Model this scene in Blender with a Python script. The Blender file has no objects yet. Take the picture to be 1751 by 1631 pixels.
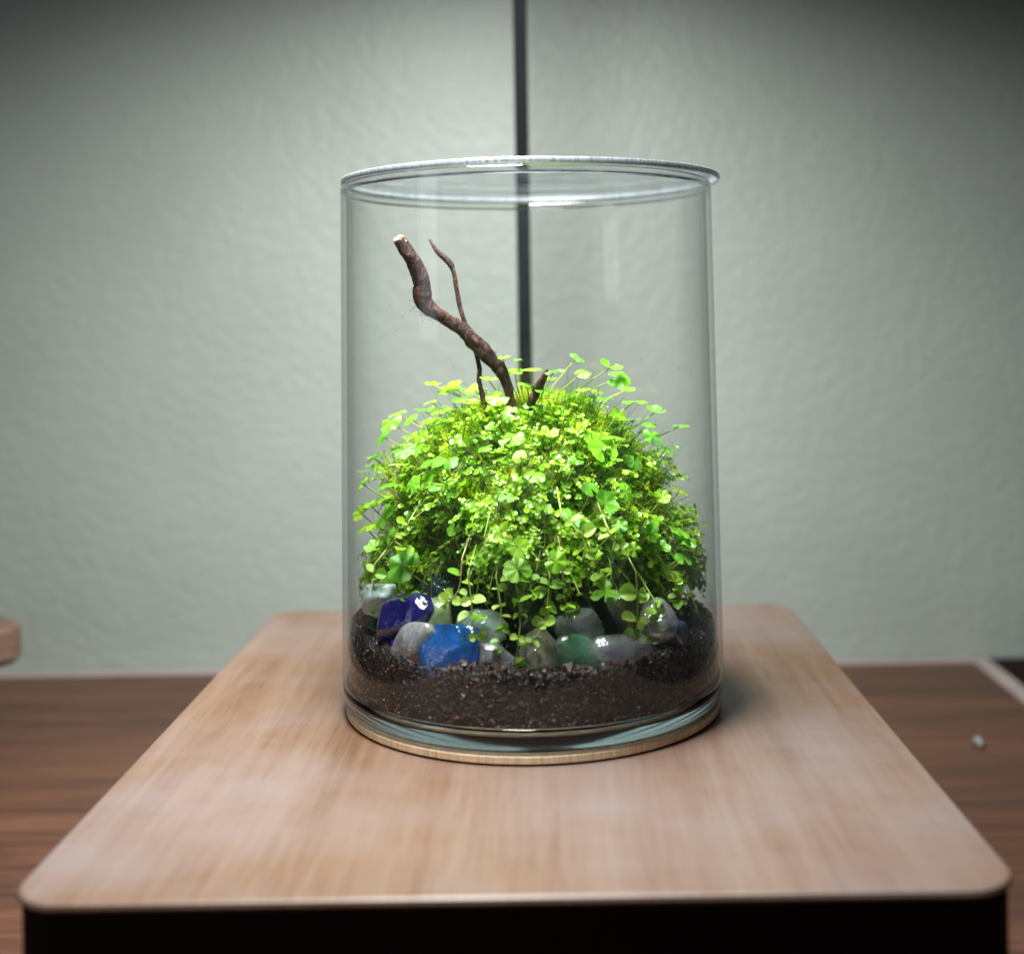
import bpy, math, random
import numpy as np
from mathutils import Vector, Matrix, Quaternion, noise

random.seed(7)
rng = np.random.default_rng(7)
S = bpy.context.scene
COL = S.collection
R = math.radians
PI = math.pi

# ------------------------------------------------------------------ camera
F_PX, VPX, VPY, W, H = 2170.0, 938.0, 548.0, 1751.0, 1631.0
ROLL = R(0.9)
CAM = Vector((0.0098, -0.61, 0.183))
RIGHT = Vector((math.cos(ROLL), 0, -math.sin(ROLL)))
UP = Vector((math.sin(ROLL), 0, math.cos(ROLL)))
VIEW = Vector((0, 1, 0))
cd = bpy.data.cameras.new('camera')
cam = bpy.data.objects.new('camera', cd)
COL.objects.link(cam)
cam.matrix_world = Matrix(((RIGHT.x, UP.x, 0, CAM.x), (0, 0, -1, CAM.y), (RIGHT.z, UP.z, 0, CAM.z), (0, 0, 0, 1)))
cd.sensor_fit = 'HORIZONTAL'
cd.sensor_width = 36
cd.lens = F_PX / W * 36
cd.shift_x = (W / 2 - VPX) / W
cd.shift_y = (VPY - H / 2) / W
cd.clip_start = 0.02
cd.clip_end = 50
cd.dof.use_dof = True
cd.dof.focus_distance = 0.565
cd.dof.aperture_fstop = cd.lens / 1000 / 0.0098
S.camera = cam


def at(px, py, d):
    """point seen at a photo pixel, d metres in front of the lens"""
    d = float(d)
    return CAM + d * (VIEW + (px - VPX) / F_PX * RIGHT + (VPY - py) / F_PX * UP)


# ------------------------------------------------------------------ light
world = bpy.data.worlds.new('World')
S.world = world
world.use_nodes = True
bg = world.node_tree.nodes['Background']
bg.inputs['Color'].default_value = (0.86, 0.93, 1.0, 1)
bg.inputs['Strength'].default_value = 0.04


def area(name, loc, target, size, power, color, shape='DISK', size_y=None, spread=180):
    l = bpy.data.lights.new(name, 'AREA')
    l.shape = shape
    l.size = size
    if size_y:
        l.size_y = size_y
    l.energy = power
    l.color = color
    l.spread = R(spread)
    o = bpy.data.objects.new(name, l)
    COL.objects.link(o)
    o.location = loc
    o.rotation_euler = (Vector(target) - Vector(loc)).to_track_quat('-Z', 'Y').to_euler()
    return o


# the grow lamp above the jar, and the window of the room at the left behind the photographer
area('grow_lamp', (-0.05, -0.09, 0.47), (-0.05, 0.10, 0.0), 0.09, 7.9, (0.97, 1.0, 0.98), 'RECTANGLE', 0.28, 140)
area('room_window', (-1.5, -0.9, 0.75), (0, 0.0, 0.1), 0.4, 3.2, (0.82, 0.88, 1.0), 'RECTANGLE', 1.2)

S.view_settings.view_transform = 'Standard'
S.view_settings.look = 'None'
S.view_settings.gamma = 1
S.view_settings.exposure = 0.0
S.view_settings.use_curve_mapping = False
S.render.engine = 'CYCLES'
cy = S.cycles
cy.max_bounces = 16
cy.transmission_bounces = 14
cy.transparent_max_bounces = 24
cy.diffuse_bounces = 6
cy.glossy_bounces = 6
cy.caustics_reflective = False
cy.caustics_refractive = True
cy.blur_glossy = 0.5
cy.sample_clamp_indirect = 4.0
cy.use_adaptive_sampling = True
cy.adaptive_threshold = 0.01
try:
    cy.use_denoising = True
    cy.denoiser = 'OPENIMAGEDENOISE'
except Exception:
    pass


# ------------------------------------------------------------------ material helpers
def mat(name):
    m = bpy.data.materials.new(name)
    m.use_nodes = True
    nt = m.node_tree
    p = nt.nodes['Principled BSDF']
    return m, nt, p


def N(nt, kind, **kw):
    n = nt.nodes.new(kind)
    for k, v in kw.items():
        if k in n.inputs.keys():
            n.inputs[k].default_value = v
        else:
            setattr(n, k, v)
    return n


def L(nt, a, b):
    nt.links.new(a, b)


def ramp(nt, fac, stops):
    r = nt.nodes.new('ShaderNodeValToRGB')
    e = r.color_ramp.elements
    while len(e) < len(stops):
        e.new(0.5)
    for el, (p, c) in zip(e, stops):
        el.position = p
        el.color = (*c, 1)
    if fac is not None:
        L(nt, fac, r.inputs['Fac'])
    return r


def coords(nt, scale=(1, 1, 1), kind='Object'):
    t = nt.nodes.new('ShaderNodeTexCoord')
    m = nt.nodes.new('ShaderNodeMapping')
    m.inputs['Scale'].default_value = scale
    L(nt, t.outputs[kind], m.inputs['Vector'])
    return m.outputs['Vector']


def bump(nt, p, height, strength, dist, normal=None):
    b = N(nt, 'ShaderNodeBump')
    b.inputs['Strength'].default_value = strength
    b.inputs['Distance'].default_value = dist
    L(nt, height, b.inputs['Height'])
    if normal:
        L(nt, normal, b.inputs['Normal'])
    L(nt, b.outputs['Normal'], p.inputs['Normal'])
    return b


M = {}

# painted plaster wall with an orange-peel relief
m, nt, p = mat('sage_plaster')
v = coords(nt)
n1 = N(nt, 'ShaderNodeTexNoise', Scale=105.0, Detail=3.0, Roughness=0.5, Distortion=0.3)
n2 = N(nt, 'ShaderNodeTexNoise', Scale=9.0, Detail=3.0)
L(nt, v, n1.inputs['Vector']); L(nt, v, n2.inputs['Vector'])
r = ramp(nt, n1.outputs['Fac'], [(0.38, (0, 0, 0)), (0.62, (1, 1, 1))])
bump(nt, p, r.outputs['Color'], 0.4, 0.0008)
c = ramp(nt, n2.outputs['Fac'], [(0.3, (0.265, 0.294, 0.260)), (0.7, (0.290, 0.318, 0.284))])
L(nt, c.outputs['Color'], p.inputs['Base Color'])
p.inputs['Roughness'].default_value = 0.5
M['wall'] = m


def wood(name, stops, scale, rough, coat=0.0, ring=1.0, bumpd=0.0004):
    m, nt, p = mat(name)
    v = coords(nt, scale)
    d = N(nt, 'ShaderNodeTexNoise', Scale=1.0, Detail=6.0, Roughness=0.62, Distortion=ring)
    L(nt, v, d.inputs['Vector'])
    f = N(nt, 'ShaderNodeTexNoise', Scale=6.0, Detail=4.0, Roughness=0.7)
    L(nt, v, f.inputs['Vector'])
    mx = N(nt, 'ShaderNodeMix', data_type='FLOAT')
    mx.inputs[0].default_value = 0.4
    L(nt, d.outputs['Fac'], mx.inputs[2]); L(nt, f.outputs['Fac'], mx.inputs[3])
    c = ramp(nt, mx.outputs[0], stops)
    L(nt, c.outputs['Color'], p.inputs['Base Color'])
    p.inputs['Roughness'].default_value = rough
    p.inputs['Coat Weight'].default_value = coat
    p.inputs['Coat Roughness'].default_value = 0.3
    bump(nt, p, mx.outputs[0], 0.4, bumpd)
    return m


M['walnut'] = wood('walnut_table', [(0.3, (0.026, 0.009, 0.005)), (0.48, (0.07, 0.026, 0.013)), (0.66, (0.125, 0.05, 0.026))], (2.2, 26, 26), 0.5, 0.1)
M['bamboo'] = wood('pale_board', [(0.30, (0.066, 0.026, 0.010)), (0.44, (0.112, 0.056, 0.028)), (0.58, (0.135, 0.080, 0.050)), (0.75, (0.16, 0.112, 0.086))], (60, 3.2, 60), 0.55, 0.12, 0.35)
nt = M['bamboo'].node_tree                      # cool sheen painted into the wood colour as pale lilac-grey patches
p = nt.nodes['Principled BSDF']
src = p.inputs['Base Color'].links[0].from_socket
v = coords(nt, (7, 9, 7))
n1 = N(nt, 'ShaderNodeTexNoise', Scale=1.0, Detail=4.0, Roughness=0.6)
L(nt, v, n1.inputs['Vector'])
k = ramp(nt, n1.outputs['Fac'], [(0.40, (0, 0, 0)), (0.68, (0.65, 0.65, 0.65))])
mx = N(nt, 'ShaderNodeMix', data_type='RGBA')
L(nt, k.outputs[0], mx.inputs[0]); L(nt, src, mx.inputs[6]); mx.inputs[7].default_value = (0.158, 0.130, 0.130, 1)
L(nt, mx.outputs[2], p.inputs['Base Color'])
M['coaster'] = wood('pale_coaster', [(0.3, (0.42, 0.25, 0.12)), (0.5, (0.70, 0.52, 0.33)), (0.7, (0.88, 0.76, 0.58))], (520, 520, 18), 0.5)
M['dark_wood'] = wood('dark_stand', [(0.3, (0.004, 0.0016, 0.0012)), (0.7, (0.011, 0.004, 0.003))], (3, 20, 20), 0.75)
M['dark_wood'].node_tree.nodes['Principled BSDF'].inputs['Specular IOR Level'].default_value = 0.15
M['inlay'] = wood('grey_inlay', [(0.3, (0.28, 0.22, 0.20)), (0.7, (0.40, 0.33, 0.31))], (3, 30, 30), 0.4)

m, nt, p = mat('black_pole')
p.inputs['Base Color'].default_value = (0.002, 0.0022, 0.003, 1)
p.inputs['Roughness'].default_value = 0.6
p.inputs['Specular IOR Level'].default_value = 0.04
M['pole'] = m

m, nt, p = mat('pale_chip')
p.inputs['Base Color'].default_value = (0.2, 0.195, 0.18, 1)
p.inputs['Roughness'].default_value = 0.7
M['chip'] = m

# glass of the jar
m, nt, p = mat('clear_glass')
p.inputs['Base Color'].default_value = (0.985, 0.99, 0.99, 1)
p.inputs['Roughness'].default_value = 0.0
p.inputs['IOR'].default_value = 1.46
p.inputs['Transmission Weight'].default_value = 1.0
v = coords(nt, (26, 26, 3.0))
n1 = N(nt, 'ShaderNodeTexNoise', Scale=1.0, Detail=1.0)
L(nt, v, n1.inputs['Vector'])
bump(nt, p, n1.outputs['Fac'], 0.12, 0.0008)
ab = N(nt, 'ShaderNodeVolumeAbsorption'); ab.inputs['Color'].default_value = (0.5, 0.68, 0.74, 1); ab.inputs['Density'].default_value = 10.0
L(nt, ab.outputs[0], nt.nodes['Material Output'].inputs['Volume'])
M['glass'] = m

# thin clear sheets (jar wall, lid): clear straight on, mirror-like and a little darker at grazing angles
def thin_glass(name, tint, edge, rough=0.0, haze=0.0, hcol=(0.8, 0.87, 0.95)):
    m, nt, p = mat(name)
    nt.nodes.remove(p)
    out = nt.nodes['Material Output']
    lw = N(nt, 'ShaderNodeLayerWeight', Blend=0.5)
    p5 = N(nt, 'ShaderNodeMath', operation='POWER'); L(nt, lw.outputs['Facing'], p5.inputs[0]); p5.inputs[1].default_value = 5.0
    sc = N(nt, 'ShaderNodeMath', operation='MULTIPLY_ADD'); L(nt, p5.outputs[0], sc.inputs[0]); sc.inputs[1].default_value = 0.80; sc.inputs[2].default_value = 0.024
    p4 = N(nt, 'ShaderNodeMath', operation='POWER'); L(nt, lw.outputs['Facing'], p4.inputs[0]); p4.inputs[1].default_value = 3.0
    mc = N(nt, 'ShaderNodeMix', data_type='RGBA'); L(nt, p4.outputs[0], mc.inputs[0])
    mc.inputs[6].default_value = (*tint, 1); mc.inputs[7].default_value = (*edge, 1)
    tr = N(nt, 'ShaderNodeBsdfTransparent'); L(nt, mc.outputs[2], tr.inputs['Color'])
    gl = N(nt, 'ShaderNodeBsdfGlossy'); gl.inputs['Roughness'].default_value = rough
    mx = N(nt, 'ShaderNodeMixShader')
    L(nt, sc.outputs[0], mx.inputs[0]); L(nt, tr.outputs[0], mx.inputs[1]); L(nt, gl.outputs[0], mx.inputs[2])
    if haze:
        hz = N(nt, 'ShaderNodeBsdfTranslucent'); hz.inputs['Color'].default_value = (*hcol, 1)
        m5 = N(nt, 'ShaderNodeMixShader')
        vh = coords(nt, (75, 75, 7))
        nh = N(nt, 'ShaderNodeTexNoise', Scale=1.0, Detail=4.0, Roughness=0.65)
        L(nt, vh, nh.inputs['Vector'])
        mh = N(nt, 'ShaderNodeMapRange'); L(nt, nh.outputs['Fac'], mh.inputs['Value'])
        mh.inputs['From Min'].default_value = 0.45; mh.inputs['From Max'].default_value = 0.75
        mh.inputs['To Min'].default_value = haze * 0.15; mh.inputs['To Max'].default_value = haze * 2.2
        L(nt, mh.outputs[0], m5.inputs[0])
        L(nt, mx.outputs[0], m5.inputs[1]); L(nt, hz.outputs[0], m5.inputs[2])
        mx = m5
    L(nt, mx.outputs[0], out.inputs['Surface'])
    v = coords(nt, (30, 30, 2.5))
    n1 = N(nt, 'ShaderNodeTexNoise', Scale=1.0, Detail=1.0)
    L(nt, v, n1.inputs['Vector'])
    b_ = N(nt, 'ShaderNodeBump'); b_.inputs['Strength'].default_value = 0.15; b_.inputs['Distance'].default_value = 0.001
    L(nt, n1.outputs['Fac'], b_.inputs['Height'])
    L(nt, b_.outputs['Normal'], gl.inputs['Normal'])
    return m


M['lid'] = thin_glass('clear_lid_sheet', (0.97, 0.98, 0.98), (0.88, 0.92, 0.95), 0.03, 0.006)
M['wall_glass'] = thin_glass('clear_jar_wall', (0.997, 0.998, 0.997), (0.74, 0.77, 0.77), 0.0, 0.010)

m, nt, p = mat('sawn_lid_edge')
t = N(nt, 'ShaderNodeTexCoord')
mp = N(nt, 'ShaderNodeMapping'); mp.inputs['Scale'].default_value = (900, 900, 20)
L(nt, t.outputs['Object'], mp.inputs['Vector'])
n1 = N(nt, 'ShaderNodeTexNoise', Scale=1.0, Detail=3.0, Roughness=0.6)
L(nt, mp.outputs[0], n1.inputs['Vector'])
c = ramp(nt, n1.outputs['Fac'], [(0.35, (0.16, 0.18, 0.20)), (0.62, (0.55, 0.58, 0.62))])
L(nt, c.outputs['Color'], p.inputs['Base Color'])
p.inputs['Roughness'].default_value = 0.35
p.inputs['Transmission Weight'].default_value = 0.7
p.inputs['Coat Weight'].default_value = 0.3
M['lid_edge'] = m

# soil
m, nt, p = mat('dark_soil')
v = coords(nt)
n1 = N(nt, 'ShaderNodeTexNoise', Scale=420.0, Detail=4.0, Roughness=0.7)
vo = N(nt, 'ShaderNodeTexVoronoi', Scale=380.0)
n2 = N(nt, 'ShaderNodeTexNoise', Scale=60.0, Detail=3.0)
for n in (n1, vo, n2):
    L(nt, v, n.inputs['Vector'])
c = ramp(nt, n1.outputs['Fac'], [(0.40, (0.002, 0.0015, 0.001)), (0.56, (0.009, 0.005, 0.0035)), (0.68, (0.032, 0.014, 0.008)), (0.80, (0.08, 0.036, 0.02))])
L(nt, c.outputs['Color'], p.inputs['Base Color'])
p.inputs['Roughness'].default_value = 0.55
ad = N(nt, 'ShaderNodeMath', operation='ADD')
L(nt, n1.outputs['Fac'], ad.inputs[0]); L(nt, vo.outputs['Distance'], ad.inputs[1])
bump(nt, p, ad.outputs[0], 1.0, 0.0015)
M['soil'] = m

m, nt, p = mat('soil_crumbs')
g = N(nt, 'ShaderNodeNewGeometry')
c = ramp(nt, g.outputs['Random Per Island'], [(0.0, (0.004, 0.0025, 0.002)), (0.6, (0.024, 0.009, 0.0045)), (0.92, (0.085, 0.030, 0.013)), (1.0, (0.17, 0.066, 0.03))])
L(nt, c.outputs['Color'], p.inputs['Base Color'])
p.inputs['Roughness'].default_value = 0.45
M['crumb'] = m

m, nt, p = mat('water_drop')
p.inputs['Transmission Weight'].default_value = 1.0
p.inputs['IOR'].default_value = 1.33
p.inputs['Roughness'].default_value = 0.02
M['drop'] = m

# mist of fine droplets on the inside of the glass, in patches
m, nt, p = mat('mist_film')
nt.nodes.remove(p)
out = nt.nodes['Material Output']
v = coords(nt)
n1 = N(nt, 'ShaderNodeTexNoise', Scale=38.0, Detail=3.0)
n2 = N(nt, 'ShaderNodeTexNoise', Scale=600.0, Detail=2.0)
L(nt, v, n1.inputs['Vector']); L(nt, v, n2.inputs['Vector'])
c1 = ramp(nt, n1.outputs['Fac'], [(0.42, (0, 0, 0)), (0.62, (1, 1, 1))])
c2 = ramp(nt, n2.outputs['Fac'], [(0.3, (0.5, 0.5, 0.5)), (0.7, (1, 1, 1))])
ml = N(nt, 'ShaderNodeMath', operation='MULTIPLY'); L(nt, c1.outputs[0], ml.inputs[0]); L(nt, c2.outputs[0], ml.inputs[1])
m2 = N(nt, 'ShaderNodeMath', operation='MULTIPLY_ADD'); L(nt, ml.outputs[0], m2.inputs[0]); m2.inputs[1].default_value = 0.018; m2.inputs[2].default_value = 0.002
df = N(nt, 'ShaderNodeBsdfTranslucent'); df.inputs['Color'].default_value = (0.8, 0.8, 0.8, 1)
dd = N(nt, 'ShaderNodeBsdfDiffuse'); dd.inputs['Color'].default_value = (0.8, 0.8, 0.8, 1)
m0 = N(nt, 'ShaderNodeMixShader'); L(nt, df.outputs[0], m0.inputs[1]); L(nt, dd.outputs[0], m0.inputs[2])
tr = N(nt, 'ShaderNodeBsdfTransparent')
mx = N(nt, 'ShaderNodeMixShader')
L(nt, m2.outputs[0], mx.inputs[0]); L(nt, tr.outputs[0], mx.inputs[1]); L(nt, m0.outputs[0], mx.inputs[2])
L(nt, mx.outputs[0], out.inputs['Surface'])
M['mist'] = m


def leaf_mat(name, stops, source='island', trans=0.5, rough=0.28, tcol=(1.0, 1.0, 0.6)):
    m, nt, p = mat(name)
    out = nt.nodes['Material Output']
    if source == 'island':
        fac = N(nt, 'ShaderNodeNewGeometry').outputs['Random Per Island']
    else:
        fac = N(nt, 'ShaderNodeObjectInfo').outputs['Random']
    c = ramp(nt, fac, stops)
    v = coords(nt)
    n1 = N(nt, 'ShaderNodeTexNoise', Scale=500.0, Detail=2.0)
    L(nt, v, n1.inputs['Vector'])
    hs = N(nt, 'ShaderNodeHueSaturation')
    mr = N(nt, 'ShaderNodeMapRange')
    mr.inputs['To Min'].default_value = 0.78; mr.inputs['To Max'].default_value = 1.2
    L(nt, n1.outputs['Fac'], mr.inputs['Value'])
    L(nt, mr.outputs[0], hs.inputs['Value'])
    L(nt, c.outputs['Color'], hs.inputs['Color'])
    L(nt, hs.outputs['Color'], p.inputs['Base Color'])
    p.inputs['Roughness'].default_value = rough
    p.inputs['Specular IOR Level'].default_value = 0.75
    bump(nt, p, n1.outputs['Fac'], 0.25, 0.0004)
    tl = N(nt, 'ShaderNodeBsdfTranslucent')
    mm = N(nt, 'ShaderNodeMix', data_type='RGBA', blend_type='MULTIPLY')
    mm.inputs[0].default_value = 1.0
    L(nt, hs.outputs['Color'], mm.inputs[6]); mm.inputs[7].default_value = (*tcol, 1)
    L(nt, mm.outputs[2], tl.inputs['Color'])
    mx = N(nt, 'ShaderNodeMixShader'); mx.inputs[0].default_value = trans
    L(nt, p.outputs[0], mx.inputs[1]); L(nt, tl.outputs[0], mx.inputs[2])
    L(nt, mx.outputs[0], out.inputs['Surface'])
    return m


M['penny'] = leaf_mat('pennywort_leaf', [(0.0, (0.14, 0.42, 0.04)), (0.5, (0.24, 0.58, 0.04)), (0.85, (0.36, 0.66, 0.035)), (1.0, (0.54, 0.68, 0.04))], 'object')
M['round'] = leaf_mat('round_leaflets', [(0.0, (0.14, 0.36, 0.02)), (0.5, (0.30, 0.58, 0.025)), (0.9, (0.48, 0.68, 0.04)), (1.0, (0.62, 0.70, 0.14))])
M['vine'] = leaf_mat('vine_leaflets', [(0.0, (0.24, 0.54, 0.04)), (0.6, (0.42, 0.70, 0.08)), (1.0, (0.58, 0.76, 0.18))], 'object')
M['moss'] = leaf_mat('feather_moss', [(0.0, (0.16, 0.32, 0.01)), (0.5, (0.42, 0.56, 0.015)), (0.9, (0.62, 0.62, 0.03)), (1.0, (0.66, 0.50, 0.08))], trans=0.35, rough=0.5)
M['grass'] = leaf_mat('grass_blade', [(0.0, (0.05, 0.19, 0.02)), (1.0, (0.16, 0.40, 0.03))], trans=0.3)
M['stalk'] = leaf_mat('leaf_stalk', [(0.0, (0.22, 0.40, 0.06)), (0.7, (0.40, 0.52, 0.10)), (1.0, (0.45, 0.36, 0.16))], 'object', trans=0.2)
M['root'] = leaf_mat('pale_roots', [(0.0, (0.42, 0.45, 0.26)), (1.0, (0.68, 0.68, 0.52))], trans=0.3)

m, nt, p = mat('mound_core')
v = coords(nt)
n1 = N(nt, 'ShaderNodeTexNoise', Scale=260.0, Detail=4.0)
L(nt, v, n1.inputs['Vector'])
c = ramp(nt, n1.outputs['Fac'], [(0.33, (0.025, 0.04, 0.005)), (0.6, (0.11, 0.18, 0.018)), (0.75, (0.22, 0.20, 0.05))])
L(nt, c.outputs['Color'], p.inputs['Base Color'])
p.inputs['Roughness'].default_value = 0.8
bump(nt, p, n1.outputs['Fac'], 1.0, 0.002)
M['core'] = m

# driftwood
m, nt, p = mat('driftwood_bark')
v = coords(nt, (1, 1, 0.35))
n1 = N(nt, 'ShaderNodeTexNoise', Scale=420.0, Detail=5.0, Roughness=0.65)
n2 = N(nt, 'ShaderNodeTexNoise', Scale=60.0, Detail=3.0)
L(nt, v, n1.inputs['Vector']); L(nt, v, n2.inputs['Vector'])
mxf = N(nt, 'ShaderNodeMix', data_type='FLOAT'); mxf.inputs[0].default_value = 0.45
L(nt, n1.outputs['Fac'], mxf.inputs[2]); L(nt, n2.outputs['Fac'], mxf.inputs[3])
c = ramp(nt, mxf.outputs[0], [(0.38, (0.008, 0.004, 0.003)), (0.52, (0.042, 0.016, 0.010)), (0.66, (0.14, 0.058, 0.034))])
L(nt, c.outputs['Color'], p.inputs['Base Color'])
p.inputs['Roughness'].default_value = 0.6
p.inputs['Specular IOR Level'].default_value = 0.25
bump(nt, p, n1.outputs['Fac'], 1.0, 0.003)
M['bark'] = m
m, nt, p = mat('cut_wood')
v = coords(nt)
n1 = N(nt, 'ShaderNodeTexNoise', Scale=900.0, Detail=3.0)
L(nt, v, n1.inputs['Vector'])
c = ramp(nt, n1.outputs['Fac'], [(0.35, (0.09, 0.04, 0.018)), (0.55, (0.26, 0.135, 0.07)), (0.7, (0.42, 0.27, 0.17))])
L(nt, c.outputs['Color'], p.inputs['Base Color'])
bump(nt, p, n1.outputs['Fac'], 1.0, 0.001)
p.inputs['Roughness'].default_value = 0.7
M['cut'] = m


def seaglass(name, col, trans, rough, mottled=None):
    m, nt, p = mat(name)
    v = coords(nt)
    n1 = N(nt, 'ShaderNodeTexNoise', Scale=700.0, Detail=3.0)
    n2 = N(nt, 'ShaderNodeTexNoise', Scale=75.0, Detail=3.0)
    vo = N(nt, 'ShaderNodeTexVoronoi', Scale=240.0)
    vd = N(nt, 'ShaderNodeTexVoronoi', Scale=520.0, feature='SMOOTH_F1')
    for n in (n1, n2, vo, vd):
        L(nt, v, n.inputs['Vector'])
    b = mottled or tuple(min(1, x * 1.3 + 0.02) for x in col)
    c = ramp(nt, n2.outputs['Fac'], [(0.40, col), (0.60, b)])
    sp = ramp(nt, vo.outputs['Distance'], [(0.09, (1, 1, 1)), (0.12, (0, 0, 0))])          # specks of soil stuck to the wet glass
    mx = N(nt, 'ShaderNodeMix', data_type='RGBA')
    L(nt, sp.outputs[0], mx.inputs[0]); L(nt, c.outputs['Color'], mx.inputs[6]); mx.inputs[7].default_value = (0.012, 0.007, 0.005, 1)
    L(nt, mx.outputs[2], p.inputs['Base Color'])
    tm = N(nt, 'ShaderNodeMath', operation='MULTIPLY_ADD')
    L(nt, sp.outputs[0], tm.inputs[0]); tm.inputs[1].default_value = -trans; tm.inputs[2].default_value = trans
    L(nt, tm.outputs[0], p.inputs['Transmission Weight'])
    p.inputs['Roughness'].default_value = rough
    p.inputs['IOR'].default_value = 1.5
    p.inputs['Coat Weight'].default_value = 1.0
    p.inputs['Coat Roughness'].default_value = 0.04
    n4 = N(nt, 'ShaderNodeTexNoise', Scale=190.0, Detail=3.0)
    L(nt, v, n4.inputs['Vector'])
    b0 = N(nt, 'ShaderNodeBump'); b0.inputs['Strength'].default_value = 0.28; b0.inputs['Distance'].default_value = 0.0022
    L(nt, n4.outputs['Fac'], b0.inputs['Height'])
    bump(nt, p, n1.outputs['Fac'], 0.35, 0.0004, b0.outputs['Normal'])
    bb_ = N(nt, 'ShaderNodeBump'); bb_.inputs['Strength'].default_value = 0.8; bb_.inputs['Distance'].default_value = 0.0008
    L(nt, vd.outputs['Distance'], bb_.inputs['Height'])
    L(nt, b0.outputs['Normal'], bb_.inputs['Normal'])
    L(nt, bb_.outputs['Normal'], p.inputs['Coat Normal'])
    return m


# ------------------------------------------------------------------ mesh helpers
class MB:
    def __init__(self):
        self.v = []; self.f = []; self.mi = []

    def add(self, vs, fs, mi=0):
        b = len(self.v)
        self.v += [tuple(x) for x in vs]
        self.f += [tuple(i + b for i in q) for q in fs]
        self.mi += [mi] * len(fs)

    def box(self, x0, x1, y0, y1, z0, z1):
        vs = [(x, y, z) for z in (z0, z1) for y in (y0, y1) for x in (x0, x1)]
        self.add(vs, [(0, 2, 3, 1), (4, 5, 7, 6), (0, 1, 5, 4), (2, 6, 7, 3), (0, 4, 6, 2), (1, 3, 7, 5)])

    def tube(self, pts, rad, sides=6, cap=True, mi=0, wob=None):
        pts = [Vector(q) for q in pts]
        n = len(pts)
        if not hasattr(rad, '__len__'):
            rad = [rad] * n
        vs = []
        nrm = None
        for i in range(n):
            t = (pts[min(i + 1, n - 1)] - pts[max(i - 1, 0)])
            t = t.normalized() if t.length > 1e-9 else Vector((0, 0, 1))
            if nrm is None:
                a = Vector((0, 0, 1)) if abs(t.z) < 0.9 else Vector((1, 0, 0))
                nrm = t.cross(a).normalized()
            else:
                nrm = (nrm - t * nrm.dot(t)).normalized()
            bn = t.cross(nrm)
            for k in range(sides):
                a = 2 * PI * k / sides
                r = rad[i] * (wob(i, a, pts[i]) if wob else 1)
                vs.append(pts[i] + (nrm * math.cos(a) + bn * math.sin(a)) * r)
        fs = [(i * sides + k, i * sides + (k + 1) % sides, (i + 1) * sides + (k + 1) % sides, (i + 1) * sides + k)
              for i in range(n - 1) for k in range(sides)]
        if cap:
            fs.append(tuple(range(sides))[::-1])
            fs.append(tuple((n - 1) * sides + k for k in range(sides)))
        self.add(vs, fs, mi)

    def mesh(self, name, mats, smooth=True):
        me = bpy.data.meshes.new(name)
        me.from_pydata(self.v, [], self.f)
        if not isinstance(mats, (list, tuple)):
            mats = [mats]
        for q in mats:
            me.materials.append(q)
        if len(mats) > 1:
            me.polygons.foreach_set('material_index', self.mi)
        if smooth:
            me.polygons.foreach_set('use_smooth', [True] * len(me.polygons))
        me.update()
        return me


def obj(name, me, parent=None, loc=None):
    o = bpy.data.objects.new(name, me)
    COL.objects.link(o)
    if loc is not None:
        o.location = loc
    if parent is not None:
        o.parent = parent
    return o


def tag(o, label, cat, group=None, kind=None):
    o['label'] = label
    if cat:
        o['category'] = cat
    if group:
        o['group'] = group
    if kind:
        o['kind'] = kind
    return o


def thing(name, label, cat, loc=(0, 0, 0), group=None):
    o = obj(name, None, None, loc)
    return tag(o, label, cat, group)


def shift(mb, base):
    b = Vector(base)
    mb.v = [(x - b.x, y - b.y, z - b.z) for x, y, z in mb.v]
    return mb


def lathe(prof, seg, closed=True):
    vs = []
    n = len(prof)
    for (r, z) in prof:
        for k in range(seg):
            a = 2 * PI * k / seg
            vs.append((r * math.cos(a), r * math.sin(a), z))
    fs = []
    for i in range(n if closed else n - 1):
        j = (i + 1) % n
        for k in range(seg):
            l = (k + 1) % seg
            fs.append((i * seg + k, i * seg + l, j * seg + l, j * seg + k))
    return vs, fs


def spline(pts, n):
    """Catmull-Rom through pts (tuples of any length)"""
    P = [np.array(q, float) for q in pts]
    P = [2 * P[0] - P[1]] + P + [2 * P[-1] - P[-2]]
    out = []
    for i in range(1, len(P) - 2):
        for k in range(n):
            t = k / n
            a, b, c, d = P[i - 1], P[i], P[i + 1], P[i + 2]
            out.append(0.5 * ((2 * b) + (-a + c) * t + (2 * a - 5 * b + 4 * c - d) * t * t + (-a + 3 * b - 3 * c + d) * t ** 3))
    out.append(P[-2])
    return out


def rounded_slab(x0, x1, y0, y1, z0, z1, rad, bev=0.003):
    """board with rounded corners and a small round-over"""
    mb = MB()
    ring = []
    for cx, cy_, a0 in ((x1 - rad, y1 - rad, 0), (x0 + rad, y1 - rad, 90), (x0 + rad, y0 + rad, 180), (x1 - rad, y0 + rad, 270)):
        for k in range(9):
            a = R(a0 + k * 90 / 8)
            ring.append((cx, cy_, math.cos(a), math.sin(a)))
    n = len(ring)
    levels = [(rad - bev, z0), (rad, z0 + bev), (rad, z1 - bev), (rad - bev * 0.3, z1 - bev * 0.3), (rad - bev, z1)]
    vs = [(cx + c * r, cy_ + s * r, z) for r, z in levels for cx, cy_, c, s in ring]
    fs = [(i * n + k, i * n + (k + 1) % n, (i + 1) * n + (k + 1) % n, (i + 1) * n + k) for i in range(len(levels) - 1) for k in range(n)]
    fs.append(tuple(range(n))[::-1])
    fs.append(tuple((len(levels) - 1) * n + k for k in range(n)))
    mb.add(vs, fs)
    return mb


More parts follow.
